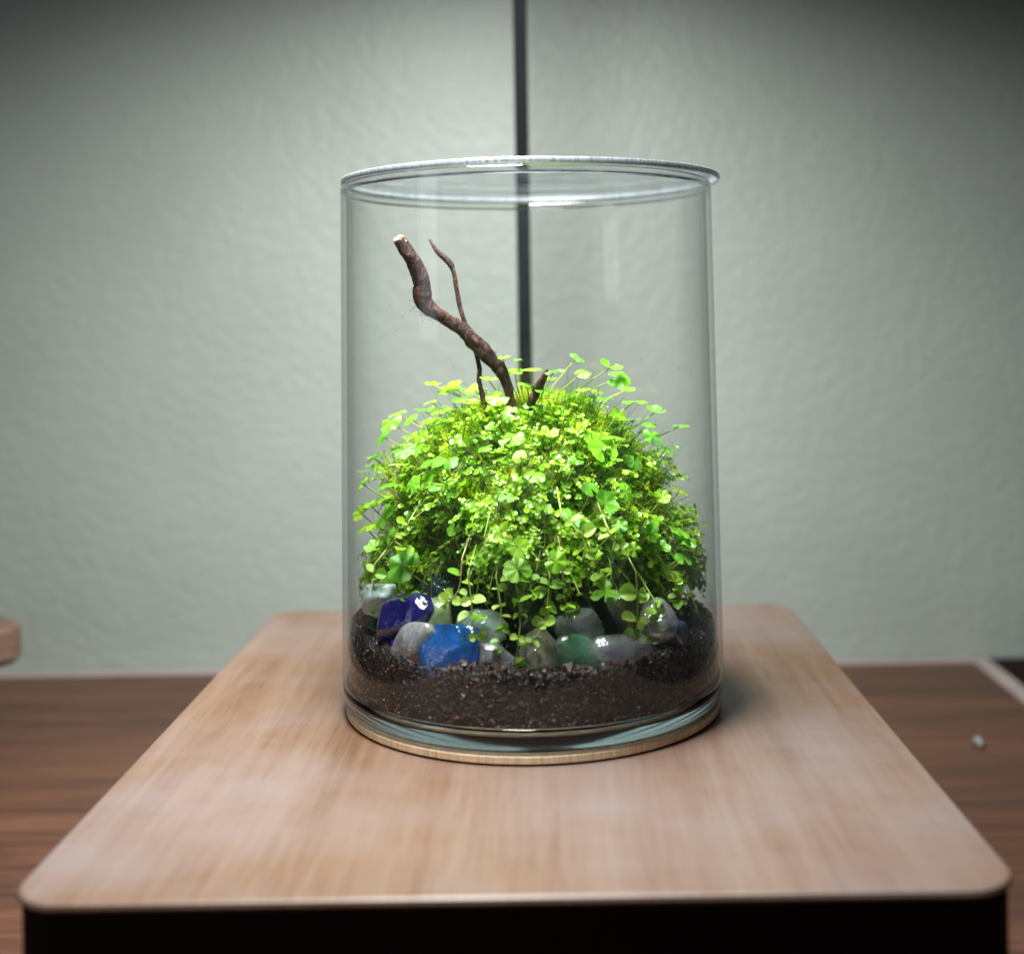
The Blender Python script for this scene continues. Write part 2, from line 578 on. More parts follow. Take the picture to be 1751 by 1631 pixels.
# ------------------------------------------------------------------ setting: wall
TZ = -0.101                       # table top
WALL_Y = CAM.y + 1.05
mb = MB(); mb.box(-2.2, 2.2, WALL_Y, WALL_Y + 0.1, -0.9, 1.6)
o = obj('wall', mb.mesh('wall', M['wall'], False)); tag(o, 'sage green plaster wall with orange-peel texture behind the jar', None, kind='structure')

# table: walnut top with a pale inlay line and a dark outer border at the back and right
X1 = 0.352
tb = thing('table', 'dark walnut table with a thin grey inlay line along its edges', 'table', (0, 0, TZ))
yb = WALL_Y - 0.004
mb = MB(); mb.box(-1.3, X1, -0.62, yb - 0.012, -0.035, 0); obj('tabletop', mb.mesh('tabletop', M['walnut'], False), tb)
mb = MB(); mb.box(X1, X1 + 0.014, -0.62, yb - 0.012, -0.034, 0.001); obj('inlay_strip', mb.mesh('inlay_strip', M['inlay'], False), tb)
mb = MB(); mb.box(-1.3, X1 + 0.014, yb - 0.012, yb, -0.034, 0.001); obj('inlay_strip', mb.mesh('inlay_strip', M['inlay'], False), tb)
mb = MB(); mb.box(X1 + 0.014, X1 + 0.062, -0.62, yb, -0.035, 0.0); obj('border_board', mb.mesh('border_board', M['dark_wood'], False), tb)

# stand under the jar
bf, bb = CAM.y + 0.403, CAM.y + 0.812
bx0, bx1 = -0.168, 0.1597
st = thing('wooden_stand', 'pale wooden board with rounded corners on a dark base, carrying the jar', 'stand', (0, 0, TZ))
mb = shift(rounded_slab(bx0, bx1, bf, bb, -0.0036, 0, 0.018, 0.0017), (0, 0, TZ))
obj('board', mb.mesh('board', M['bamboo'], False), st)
mb = shift(rounded_slab(bx0 + 0.0015, bx1 - 0.0015, bf + 0.0015, bb - 0.0015, TZ + 0.0005, -0.0038, 0.0165, 0.002), (0, 0, TZ))
obj('base_frame', mb.mesh('base_frame', M['dark_wood'], False), st)

# corner of a second stand at the left edge of the picture
c = at(52, 1062, 0.86)
s2 = thing('wooden_stand', 'pale wooden board corner at the left edge before the wall', 'stand', (c.x, c.y, TZ))
s2.rotation_euler = (0, 0, R(-38))
zt = c.z - TZ
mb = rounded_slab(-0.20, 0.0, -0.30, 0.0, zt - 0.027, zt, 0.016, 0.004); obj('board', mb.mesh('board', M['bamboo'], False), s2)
mb = rounded_slab(-0.19, -0.05, -0.28, -0.05, 0.0005, zt - 0.0273, 0.016, 0.002); obj('base_frame', mb.mesh('base_frame', M['dark_wood'], False), s2)

# black lamp pole close to the wall
pb = at(906, 1100, 0.835)
pole = thing('lamp_pole', 'thin black vertical pole behind the jar, close to the wall', 'pole', (pb.x, pb.y, TZ))
mb = MB()
w2 = 0.0045
mb.box(-w2, w2, -0.004, 0.004, 0.0125, 0.95 - TZ)
obj('pole', mb.mesh('pole', M['pole'], False), pole)
mb = rounded_slab(-0.04, 0.04, -0.012, 0.05, 0.0006, 0.012, 0.012, 0.002); obj('foot_plate', mb.mesh('foot_plate', M['pole'], False), pole)

# pale chip lying on the table at the right
c = at(1674, 1277, 0.835)
mb = MB()
vs = []
for k in range(7):
    a = 2 * PI * k / 7
    vs.append((0.0035 * math.cos(a) * (1 + 0.2 * math.sin(3 * a)), 0.007 * math.sin(a), 0))
for k in range(7):
    vs.append((vs[k][0] * 0.7, vs[k][1] * 0.75, 0.0045 + 0.001 * math.sin(k * 2)))
mb.add(vs, [(k, (k + 1) % 7, 7 + (k + 1) % 7, 7 + k) for k in range(7)] + [tuple(range(7, 14)), tuple(range(7))[::-1]])
o = obj('stone_chip', mb.mesh('stone_chip', M['chip']), None, (c.x, c.y, TZ + 0.0005)); tag(o, 'small pale grey chip lying on the table at the right', 'chip')

# ------------------------------------------------------------------ coaster, jar, lid
vs, fs = lathe([(0.0, 0.0006), (0.0884, 0.0006), (0.0890, 0.0012), (0.0890, 0.0036), (0.0886, 0.0042), (0.0, 0.0042)], 128, False)
mb = MB(); mb.add(vs, fs)
o = obj('coaster', mb.mesh('coaster', M['coaster'], False)); tag(o, 'thin pale wooden disc under the glass jar', 'coaster')

ZB, ZR = 0.0044, 0.2475
FLOOR = 0.0105
ZW, ZT = 0.0155, 0.2440             # thin wall between the solid base and the solid lip


def r_out(z):
    return 0.0906 + (0.0881 - 0.0906) * min(1, max(0, (z - 0.0215) / (ZR - 0.0215)))


def r_in(z):
    return r_out(z) - 0.0026


jar = thing('glass_jar', 'clear glass cylinder jar with a thick base holding the moss garden', 'jar', (0, 0, ZB))
jar['kind'] = 'thing'
prof = [(0.0, ZB + 0.0012), (0.070, ZB + 0.0012), (0.0775, ZB + 0.0004), (0.0846, ZB), (0.0868, ZB + 0.0006), (0.0885, ZB + 0.0020), (0.0897, ZB + 0.0044), (0.0904, ZB + 0.0076),
        (0.0906, ZW), (0.0880, ZW), (0.0876, 0.0136), (0.0864, 0.0119), (0.0845, 0.0110), (0.081, FLOOR), (0.0, FLOOR)]
vs, fs = lathe(prof, 160, False)
mb = MB(); mb.add(vs, fs)
obj('thick_base', shift(mb, (0, 0, ZB)).mesh('thick_base', M['glass']), jar)
zz_ = np.linspace(ZW + 0.0001, ZT - 0.0001, 14)
vs, fs = lathe([(r_out(float(z)), float(z)) for z in zz_], 160, False)
mb = MB(); mb.add(vs, fs)
vs, fs = lathe([(r_in(float(z)), float(z)) for z in zz_[::-1]], 160, False)
mb.add(vs, fs)
obj('side_wall', shift(mb, (0, 0, ZB)).mesh('side_wall', M['wall_glass']), jar)
vs, fs = lathe([(r_out(ZT), ZT), (0.0882, ZR - 0.0012), (0.0877, ZR - 0.0003), (0.0871, ZR), (0.0864, ZR), (0.0857, ZR - 0.0003), (0.0852, ZR - 0.0012), (r_in(ZT), ZT)], 160)
mb = MB(); mb.add(vs, fs)
obj('lip', shift(mb, (0, 0, ZB)).mesh('lip', M['glass']), jar)

lid = thing('lid', 'clear flat disc lid with a frosted edge on top of the jar', 'lid', (0.0022, 0.0, ZR + 0.0002))
LR, LT = 0.0902, 0.0028
vs, fs = lathe([(0.0, 0.0), (LR - 0.0004, 0.0)], 128, False)
mb = MB(); mb.add(vs, fs)
vs, fs = lathe([(LR - 0.0004, LT), (0.0, LT)], 128, False)
mb.add(vs, fs)
obj('clear_disc', mb.mesh('clear_disc', M['lid']), lid)
vs, fs = lathe([(LR - 0.0014, 0.0001), (LR - 0.0003, 0.0002), (LR, 0.0006), (LR, LT - 0.0006), (LR - 0.0003, LT - 0.0002), (LR - 0.0014, LT - 0.0001)], 160)
mb = MB(); mb.add(vs, fs)
obj('frosted_edge', mb.mesh('frosted_edge', M['lid_edge']), lid)

# ------------------------------------------------------------------ soil
def soil_z(x, y):
    r = math.hypot(x, y)
    n = noise.noise(Vector((x * 60, y * 60, 3.1)))
    n2 = noise.noise(Vector((x * 220, y * 220, 9.0)))
    return 0.0372 + 0.0040 * n + 0.0018 * n2 + 0.006 * max(0, -x / 0.085) ** 2 + 0.004 * max(0, x / 0.085) ** 2


mb = MB()
seg = 180
rings = []
RS = 0.0868
for z in np.linspace(0.0175, 0.0365, 9):
    rings.append([(RS if z > 0.02 else 0.0845, z, True)] )
vs = []
nr = 0
for z in np.linspace(0.0112, 0.034, 10):
    for k in range(seg):
        a = 2 * PI * k / seg
        zz = z
        rr = (RS if z > 0.0145 else 0.0835) - 0.0007 * (0.5 + noise.noise(Vector((math.cos(a) * 30, math.sin(a) * 30, z * 300)))) - 0.0002
        vs.append((rr * math.cos(a), rr * math.sin(a), zz))
    nr += 1
for r in (0.0858, 0.082, 0.076, 0.068, 0.058, 0.045, 0.03, 0.012):
    for k in range(seg):
        a = 2 * PI * k / seg
        x, y = r * math.cos(a), r * math.sin(a)
        vs.append((x, y, soil_z(x, y)))
    nr += 1
fs = [(i * seg + k, i * seg + (k + 1) % seg, (i + 1) * seg + (k + 1) % seg, (i + 1) * seg + k) for i in range(nr - 1) for k in range(seg)]
fs.append(tuple((nr - 1) * seg + k for k in range(seg)))
fs.append(tuple(range(seg))[::-1])
mb.add(vs, fs)
soil = thing('potting_soil', 'dark brown crumbly potting soil filling the bottom of the jar', 'soil', (0, 0, FLOOR))
soil['kind'] = 'stuff'
obj('soil_bed', shift(mb, (0, 0, FLOOR)).mesh('soil_bed', M['soil']), soil)


def blob(c, r, jit=0.35):
    """small angular crumb: a jittered octahedron-like lump, 8 faces"""
    d = [(1, 0, 0), (-1, 0, 0), (0, 1, 0), (0, -1, 0), (0, 0, 1), (0, 0, -1)]
    q = Quaternion(rng.normal(size=3), random.random() * 6)
    vs = [Vector(c) + (q @ (Vector(x) * r * (1 + random.uniform(-jit, jit)))) for x in d]
    return vs, [(0, 2, 4), (2, 1, 4), (1, 3, 4), (3, 0, 4), (2, 0, 5), (1, 2, 5), (3, 1, 5), (0, 3, 5)]


mb = MB()
for k in range(6500):
    a = random.random() * 2 * PI
    if random.random() < 0.62:
        z = random.uniform(0.0145, 0.040)
        r = random.choice((0.0007, 0.0012, 0.0018, 0.0024, 0.0031)) * random.uniform(0.7, 1.1)
        rr = r_in(z) - r * 1.5 - 0.0003
        x, y = rr * math.cos(a), rr * math.sin(a)
        if z > soil_z(x, y) + 0.001:
            continue
    else:
        rr = 0.085 * math.sqrt(random.random()); x, y = rr * math.cos(a), rr * math.sin(a)
        r = random.uniform(0.0004, 0.0014)
        z = soil_z(x, y) + r * 0.3
    mb.add(*blob((x, y, z), r))
o = obj('soil_crumbs', shift(mb, (0, 0, FLOOR)).mesh('soil_crumbs', M['crumb'], False), soil)
o['kind'] = 'stuff'

mb = MB()
for k in range(200):
    a = random.random() * 2 * PI
    z = random.choice((0.0160, 0.0163, 0.0158, 0.0160, random.uniform(0.016, 0.0185)))
    r = random.uniform(0.0003, 0.0008)
    rr = (0.0862 if z < 0.0145 else 0.0878) - r - 0.0001
    mb.add(*blob((rr * math.cos(a), rr * math.sin(a), z), r))
o = obj('pale_grit', shift(mb, (0, 0, FLOOR)).mesh('pale_grit', M['cut'], False), soil)
o['kind'] = 'stuff'

# ------------------------------------------------------------------ sea glass
BASES = {}


def ico(sub):
    if sub not in BASES:
        import bmesh
        bm = bmesh.new()
        bmesh.ops.create_icosphere(bm, subdivisions=sub, radius=1)
        BASES[sub] = ([v.co.copy() for v in bm.verts], [tuple(v.index for v in f.verts) for f in bm.faces])
        bm.free()
    return BASES[sub]


def pebble(seed, sx, sy, sz, p=2.1, cuts=5, lump=0.22):
    rd = random.Random(seed)
    vs, fs = ico(4)
    planes = []
    for k in range(cuts):
        d = Vector((rd.gauss(0, 1), rd.gauss(0, 0.6), rd.gauss(0, 1))).normalized()
        planes.append((d, rd.uniform(0.60, 0.86)))
    out = []
    off = Vector((rd.random() * 50, rd.random() * 50, rd.random() * 50))
    for v in vs:
        n = (abs(v.x) ** p + abs(v.y) ** p + abs(v.z) ** p) ** (1 / p)
        q = v / n
        q = q * (1 + lump * noise.noise(q * 1.3 + off) + 0.03 * noise.noise(q * 4 + off))
        for d, h in planes:
            e = q.dot(d) - h
            if e > 0:
                q = q - d * e * 0.8
        out.append(Vector((q.x * sx, q.y * sy, q.z * sz)))
    return out, fs


# px, py: centre in the photograph; w, h: size there; d: distance; tilt in the picture plane
SG = [
    ('aqua', 648, 1022, 62, 56, 0.572, 25, ((0.66, 0.86, 0.88), 0.5, 0.3), 'frosted pale aqua sea glass behind the dark cobalt piece'),
    ('cobalt', 668, 1066, 120, 74, 0.553, 14, ((0.02, 0.012, 0.24), 0.75, 0.08), 'large dark cobalt sea glass at the left, with a bright edge'),
    ('white', 682, 1107, 82, 66, 0.5405, 38, ((0.95, 0.96, 0.97), 0.8, 0.10), 'clear frosted white sea glass below the dark cobalt piece'),
    ('olive', 743, 1072, 62, 90, 0.556, -8, ((0.44, 0.60, 0.28), 0.7, 0.2), 'translucent olive green sea glass left of the bright blue piece'),
    ('blue', 772, 1113, 112, 88, 0.5385, 12, ((0.02, 0.27, 0.96), 0.82, 0.08), 'bright blue sea glass at the front of the jar'),
    ('mint', 822, 1076, 80, 62, 0.5475, 0, ((0.66, 0.94, 0.80), 0.8, 0.10), 'pale mint green and white sea glass behind the bright blue piece'),
    ('lavender', 846, 1134, 84, 58, 0.5365, -6, ((0.88, 0.90, 0.96), 0.84, 0.1), 'clear lavender grey sea glass with a dark soil crumb on it'),
    ('amber', 926, 1120, 62, 74, 0.536, 8, ((0.93, 0.84, 0.70), 0.78, 0.12), 'rounded pale amber and grey sea glass beside the lowest vine tip'),
    ('smoke', 994, 1071, 84, 64, 0.5485, -10, ((0.50, 0.52, 0.58), 0.75, 0.12), 'dark smoky clear sea glass behind the bright green piece'),
    ('green', 993, 1124, 80, 64, 0.5365, -20, ((0.25, 0.85, 0.45), 0.86, 0.08), 'bright green and white sea glass with a pointed upper edge'),
    ('dark_olive', 1072, 1046, 66, 88, 0.5575, 8, ((0.16, 0.20, 0.13), 0.85, 0.15), 'dark olive sea glass standing upright under the moss at the right'),
    ('lilac', 1074, 1112, 102, 56, 0.5395, -4, ((0.80, 0.83, 0.97), 0.84, 0.1), 'clear bluish lilac flat sea glass at the front right'),
    ('clear', 1132, 1066, 66, 64, 0.5525, 5, ((0.88, 0.93, 0.96), 0.86, 0.08), 'clear colourless sea glass under the vine at the right'),
    ('navy', 1172, 1084, 46, 40, 0.556, -10, ((0.03, 0.07, 0.16), 0.6, 0.2), 'small dark navy sea glass near the right wall of the jar'),
    ('black', 922, 1062, 70, 60, 0.556, 5, ((0.03, 0.06, 0.06), 0.6, 0.2), 'blackish green sea glass behind the hanging vines in the middle'),
    ('teal', 745, 1010, 80, 50, 0.575, -10, ((0.02, 0.10, 0.12), 0.6, 0.2), 'dark teal sea glass in the shade under the moss at the left'),
]
SPOTS = []
for i, (nm, px, py, w, h, d, tilt, (col, tr_, ro), label) in enumerate(SG):
    k = d / F_PX
    c = at(px, py, d)
    sx, sz = w * k * 0.60, h * k * 0.60
    sy = 0.0052 if d < 0.545 else 0.0068
    rad = math.hypot(c.x, c.y)
    vs, fs = pebble(40 + i, sx, sy, sz)
    q = Quaternion((0, 1, 0), R(-tilt)) @ Quaternion((1, 0, 0), R(-18))
    q = Quaternion((0, 0, 1), math.atan2(c.x, -c.y) * 0.6) @ q
    P = [q @ v + c for v in vs]
    mr_ = max(math.hypot(v.x, v.y) for v in P)
    if mr_ > 0.0862:                                  # keep clear of the glass
        s = 0.0862
        dirv = Vector((c.x, c.y, 0)).normalized() * (mr_ - s)
        P = [v - dirv for v in P]; c = c - dirv
    base = Vector((c.x, c.y, min(v.z for v in P)))
    mb = MB(); mb.add(P, fs); shift(mb, base)
    mm = seaglass('sea_glass_' + nm, col, tr_, ro, mottled={'amber': (0.80, 0.78, 0.78), 'green': (0.75, 0.80, 0.78), 'mint': (0.84, 0.88, 0.88), 'blue': (0.01, 0.26, 0.95)}.get(nm))
    o = obj('sea_glass_pebble', mb.mesh('sea_glass_pebble', mm), None, base)
    tag(o, label, 'sea glass', 'sea glass pieces lying on the soil', 'thing')
    SPOTS.append((c, sx, sy, sz))
    bd = MB()
    v2, f2 = ico(1)
    for k2 in random.sample(range(len(P)), 90):
        if P[k2].z - c.z > -0.3 * sz and P[k2].y < c.y + 0.5 * sy:
            rb = random.uniform(0.00010, 0.00032)
            bd.add([P[k2] + v * rb - base for v in v2], f2)
    ob = obj('water_beads', bd.mesh('water_beads', M['drop']), o); ob['kind'] = 'stuff'
    if nm == 'lavender':
        mb = MB()
        for k2 in range(9):
            mb.add(*blob(Vector((random.gauss(0, 0.0010), -random.random() * 0.0006, random.gauss(0, 0.0012))), random.uniform(0.0007, 0.0012)))
        cc = Vector((c.x + 0.0005, min(v.y for v in P) + 0.0004, c.z - 0.001))
        oo = obj('soil_crumb', mb.mesh('soil_crumb', M['soil'], False), None, cc)
        tag(oo, 'single dark crumb of soil stuck on the lavender grey sea glass', 'soil crumb')

# ------------------------------------------------------------------ moss mound
PROF = [(0.0, 0.138), (0.018, 0.1365), (0.034, 0.131), (0.048, 0.121), (0.058, 0.107), (0.066, 0.092), (0.0725, 0.078), (0.0725, 0.069), (0.066, 0.0625), (0.054, 0.056), (0.044, 0.040)]
PR = np.array([tuple(q) for q in spline(PROF, 8)])
SEGL = np.r_[0, np.cumsum(np.hypot(np.diff(PR[:, 0]), np.diff(PR[:, 1])))]
MC = Vector((0.0, 0.003, 0.0))


def recess(a, z):
    """the hollow low on the left front, and lumps all over"""
    da = (a - R(-128) + PI) % (2 * PI) - PI
    h = 0.50 * math.exp(-(da / 0.34) ** 2 - ((z - 0.071) / 0.020) ** 2)
    n = noise.noise(Vector((math.cos(a) * 2.6, math.sin(a) * 2.6, z * 38))) * 0.42
    n += noise.noise(Vector((math.cos(a) * 7, math.sin(a) * 7, z * 95))) * 0.05
    return 1 - h + n * 0.8


def mound(a, s, scale=1.0):
    """point and normal on the mound; s = 0 top, 1 foot"""
    q = s * SEGL[-1]
    r = float(np.interp(q, SEGL, PR[:, 0])); z = float(np.interp(q, SEGL, PR[:, 1]))
    r2 = float(np.interp(q + 1e-3, SEGL, PR[:, 0])); z2 = float(np.interp(q + 1e-3, SEGL, PR[:, 1]))
    if q + 1e-3 > SEGL[-1]:
        r2, z2 = r - 0.6e-3, z - 0.8e-3
    k = recess(a, z) * scale
    zc = 0.06
    P = MC + Vector((r * k * math.cos(a), r * k * math.sin(a), zc + (z - zc) * (0.5 + 0.5 * k) if z > zc else z))
    if P.z < 0.095:
        P.z += 0.014 * max(0, -math.sin(a)) * min(1, (0.095 - P.z) / 0.03)
    tn = Vector((r2 - r, 0, z2 - z)).normalized()
    nr_ = Vector((-tn.z, 0, tn.x))
    if nr_.x * 1 + nr_.z * 0.2 < 0 and s < 0.9:
        nr_ = -nr_
    n = Vector((nr_.x * math.cos(a), nr_.x * math.sin(a), nr_.z))
    return P, n


moss = thing('moss_mound', 'bright green moss mound overgrown with small leaves inside the jar', 'moss', (0, 0, 0.038))
mb = MB()
na, ns = 96, 44
vs = []
for i in range(ns + 1):
    for k in range(na):
        P, n = mound(2 * PI * k / na, i / ns, 0.90)
        vs.append(P - Vector((0, 0, 0.004)))
fs = [(i * na + k, i * na + (k + 1) % na, (i + 1) * na + (k + 1) % na, (i + 1) * na + k) for i in range(ns) for k in range(na)]
fs.append(tuple(ns * na + k for k in range(na)))
mb.add(vs, fs)
obj('core', shift(mb, (0, 0, 0.038)).mesh('core', M['core']), moss)

RMAX = 0.0838


def inside(P, m=0.0):
    r = math.hypot(P.x, P.y)
    lim = RMAX - m
    if r > lim:
        P = Vector((P.x * lim / r, P.y * lim / r, P.z))
    return P


def small_leaf(mb, c, nrm, along, L_, Wd, cup=0.18):
    """round leaflet of 8 triangles growing from c in direction along"""
    along = (along - nrm * along.dot(nrm))
    if along.length < 1e-6:
        return
    along.normalize()
    side = nrm.cross(along)
    vs = [c + along * (L_ * 0.5) - nrm * (L_ * cup)]
    for k in range(8):
        a = 2 * PI * k / 8 + PI
        vs.append(c + along * (L_ * (0.5 + 0.5 * math.cos(a))) + side * (Wd * 0.5 * math.sin(a)) + nrm * (L_ * 0.05 * math.cos(2 * a)))
    mb.add(vs, [(0, 1 + k, 1 + (k + 1) % 8) for k in range(8)])


def rand_unit():
    return Vector(rng.normal(size=3)).normalized()


# sprigs of round leaflets over the whole mound
mbl, mbs = MB(), MB()
for k in range(3350):
    a = random.random() * 2 * PI
    s = random.uniform(0.12, 0.80)
    if k >= 3000:                                      # growth spilling down both sides
        a = random.gauss(random.choice((R(-5), R(185), R(-30))), 0.35)
        s = random.uniform(0.74, 0.90)
    if random.random() > 0.35 + 0.65 * min(1, float(np.interp(s * SEGL[-1], SEGL, PR[:, 0])) / 0.07):
        continue
    P, n = mound(a, s, random.uniform(0.90, 1.0))
    if recess(a, P.z) < 0.74 and random.random() < 0.85:
        continue
    d = (n * 0.8 + Vector((0, 0, random.uniform(-0.25, 0.75))) + rand_unit() * 0.6).normalized()
    ln = random.uniform(0.014, 0.021) if k < 130 else random.uniform(0.004, 0.013) * (1.7 if random.random() < 0.22 else 1)
    nn = random.randint(3, 5) + (2 if k < 130 else 0)
    ls = random.choice((0.0015, 0.0019, 0.0023, 0.0028, 0.0035)) * random.uniform(0.85, 1.15)
    pts = []
    for j in range(nn + 1):
        t = j / nn
        q = P + d * ln * t + Vector((0, 0, -0.35 * ln * t * t))
        pts.append(inside(q, 0.001))
    mbs.tube(pts, 0.00022, 3, False)
    for j in range(1, nn + 1):
        tdir = (pts[j] - pts[j - 1])
        tdir = tdir.normalized() if tdir.length > 1e-7 else n
        sd = tdir.cross(rand_unit()).normalized()
        for sg in (1, -1):
            al = (sd * sg + tdir * 0.35 + rand_unit() * 0.2).normalized()
            nr_ = (Vector((0, 0, 0.55)) + n * 0.5 + tdir * 0.3 + rand_unit() * 0.45).normalized()
            sz = ls * random.uniform(0.7, 1.15)
            if math.hypot(*(pts[j] + al * sz).xy) < RMAX + 0.0008:
                small_leaf(mbl, pts[j], nr_, al, sz, sz * random.uniform(0.72, 0.95))
o = obj('leaflets', shift(mbl, (0, 0, 0.038)).mesh('leaflets', M['round']), moss); o['kind'] = 'stuff'
o = obj('sprig_stems', shift(mbs, (0, 0, 0.038)).mesh('sprig_stems', M['round']), moss); o['kind'] = 'stuff'

# feathery moss, mostly on the crown
mbm = MB()
for k in range(9500):
    a = random.random() * 2 * PI
    s = abs(random.gauss(0.0, 0.36)) if random.random() < 0.75 else random.uniform(0.4, 0.86)
    if s > 0.97:
        continue
    P, n = mound(a, s, random.uniform(0.90, 0.99))
    d = (n + Vector((0, 0, 0.5)) + rand_unit() * 0.7).normalized()
    ln = random.uniform(0.003, 0.0095)
    sd = d.cross(rand_unit()).normalized()
    tip = inside(P + d * ln, 0.001)
    mbm.add([P - sd * 0.0003, P + sd * 0.0003, tip], [(0, 1, 2)])
    for j in range(5):
        t = 0.25 + 0.16 * j
        b = P.lerp(tip, t)
        for sg in (1, -1):
            e = (sd * sg + d * 0.8 + rand_unit() * 0.35).normalized() * random.uniform(0.0009, 0.0018)
            wv = d * 0.00028
            mbm.add([b - wv, b + wv, b + e], [(0, 1, 2)])
o = obj('moss_fronds', shift(mbm, (0, 0, 0.038)).mesh('moss_fronds', M['moss']), moss); o['kind'] = 'stuff'

# fine grass blades and hair roots
mbg = MB()
for k in range(620):
    a = random.gauss(R(-42), 0.45) if random.random() < 0.5 else random.random() * 2 * PI
    s = random.uniform(0.1, 0.62)
    P, n = mound(a, s, 0.95)
    d = (n * 0.7 + Vector((0, 0, 0.9)) + rand_unit() * 0.5).normalized()
    ln = random.uniform(0.008, 0.022)
    pts, rr = [], []
    bend = rand_unit() * 0.3 + n * 0.3 - Vector((0, 0, 0.35))
    for j in range(6):
        t = j / 5
        pts.append(inside(P + d * ln * t + bend * ln * t * t * 0.7, 0.001)); rr.append(0.00028 * (1 - 0.8 * t))
    mbg.tube(pts, rr, 3, False)
o = obj('grass_blades', shift(mbg, (0, 0, 0.038)).mesh('grass_blades', M['grass']), moss); o['kind'] = 'stuff'
mbr = MB()
for k in range(150):
    a = random.gauss(R(-95), 0.75) if random.random() < 0.75 else random.random() * 2 * PI
    s = random.uniform(0.45, 0.82)
    P, n = mound(a, s, 1.0)
    ln = random.uniform(0.008, 0.026)
    o1, o2 = rand_unit() * 0.003, rand_unit() * 0.004
    pts = []
    for j in range(7):
        t = j / 6
        q = P + n * (0.003 * math.sin(t * 3)) + Vector((0, 0, -ln * t)) + o1 * math.sin(t * 3.1) + o2 * t * t
        pts.append(inside(q, 0.0012))
    if pts[-1].z < 0.042:
        continue
    mbr.tube(pts, random.choice((0.00010, 0.00013, 0.00018)), 3, False)
o = obj('hair_roots', shift(mbr, (0, 0, 0.038)).mesh('hair_roots', M['root']), moss); o['kind'] = 'stuff'

# ------------------------------------------------------------------ pennywort: lobed leaves on stalks
def penny_mesh(seed):
    rd = random.Random(seed)
    mb = MB()
    n = 45
    lobes = rd.choice((5, 5, 3, 6))
    ph = rd.random()
    gap = R(rd.uniform(24, 46))
    def rim(t):       # t 0..1 round the leaf, notch at the ends
        lb = abs(math.sin(PI * lobes * t))
        sc = abs(math.sin(PI * lobes * 3 * t + ph))
        return 0.74 + 0.19 * lb ** 0.45 + 0.06 * sc ** 0.7
    w1, w2, w3 = rd.uniform(-0.20, 0.30), rd.uniform(0.02, 0.08), rd.uniform(0, 6)
    vs = [Vector((0, 0, 0))]
    for ringf in (0.4, 0.75, 1.0):
        for k in range(n):
            t = k / (n - 1)
            a = -PI / 2 + gap / 2 + t * (2 * PI - gap)
            r = (rim(t) if ringf == 1 else (0.86 * ringf + (rim(t) - 0.86) * ringf * ringf)) if ringf > 0.5 else 0.36
            if ringf == 1:
                r = rim(t)
            z = w1 * ringf ** 2 + w2 * math.sin(lobes * 2 * PI * t + w3) * ringf - 0.025 * math.cos(2 * PI * lobes * t) * ringf ** 2
            vs.append(Vector((r * math.cos(a), r * math.sin(a), z)))
    fs = [(0, 1 + k, 2 + k) for k in range(n - 1)]
    for q in range(2):
        for k in range(n - 1):
            fs.append((1 + q * n + k, 1 + (q + 1) * n + k, 2 + (q + 1) * n + k, 2 + q * n + k))
    mb.add([v * 0.5 for v in vs], fs)
    return mb.mesh('pennywort_leaf', M['penny'])


PM = [penny_mesh(s) for s in range(12)]


def hit_mound(px, py):
    """where the view line through a pixel meets the mound's leafy skin"""
    best = None
    for d in np.arange(0.525, 0.70, 0.0015):
        P = at(px, py, d)
        a = math.atan2(P.y - MC.y, P.x - MC.x)
        rr = math.hypot(P.x - MC.x, P.y - MC.y)
        if P.z > 0.139 or P.z < 0.04:
            continue
        i = len(PR) - 1 - int(np.argmin(np.abs(PR[::-1, 1] - P.z)))
        if rr < PR[i, 0] * recess(a, P.z) + 0.004:
            return d, P, True
    return None, None, False


LEAVES_L = [(740, 658, 36, 1), (735, 686, 28, 0), (780, 664, 52, 1), (786, 681, 36, 1), (680, 706, 42, 0), (668, 722, 40, 0), (700, 715, 34, 0), (652, 745, 36, 0), (641, 781, 32, 1), (606, 827, 28, 0), (765, 742, 38, 0), (733, 716, 32, 0), (692, 770, 42, 0), (714, 768, 27, 0), (741, 789, 46, 0), (705, 828, 44, 0), (727, 820, 34, 0), (743, 832, 30, 0), (771, 790, 28, 0), (661, 829, 42, 1), (632, 860, 36, 0), (656, 880, 50, 0), (613, 878, 30, 0), (626, 902, 34, 0), (688, 966, 62, 0), (700, 1015, 34, 1), (640, 935, 34, 0), (612, 985, 26, 0), (665, 915, 34, 0), (760, 700, 40, 1), (722, 700, 34, 1), (790, 710, 34, 0), (720, 745, 30, 0), (775, 905, 26, 0)]
LEAVES_T = [(860, 613, 26, 1), (886, 614, 18, 1), (910, 630, 46, 1), (880, 634, 32, 1), (850, 680, 44, 0), (836, 650, 32, 1), (875, 750, 46, 0), (842, 731, 26, 0), (914, 692, 48, 1), (905, 706, 44, 0), (866, 851, 34, 0), (915, 812, 42, 0), (948, 634, 34, 1), (988, 610, 26, 0), (996, 637, 32, 0), (970, 682, 50, 1), (975, 722, 44, 0), (1008, 742, 32, 0), (1000, 664, 42, 1), (940, 738, 36, 0), (930, 668, 34, 1), (900, 656, 36, 1), (870, 706, 34, 0), (888, 780, 30, 0), (820, 715, 38, 0), (830, 765, 30, 0), (1035, 860, 44, 0), (977, 880, 46, 0), (885, 940, 38, 0), (880, 985, 48, 0), (950, 960, 44, 0), (1035, 1016, 52, 1), (975, 1043, 36, 1), (985, 786, 32, 0), (800, 690, 36, 1), (960, 705, 38, 1), (940, 650, 30, 1), (1000, 900, 34, 0), (1010, 835, 34, 0), (930, 870, 28, 0)]
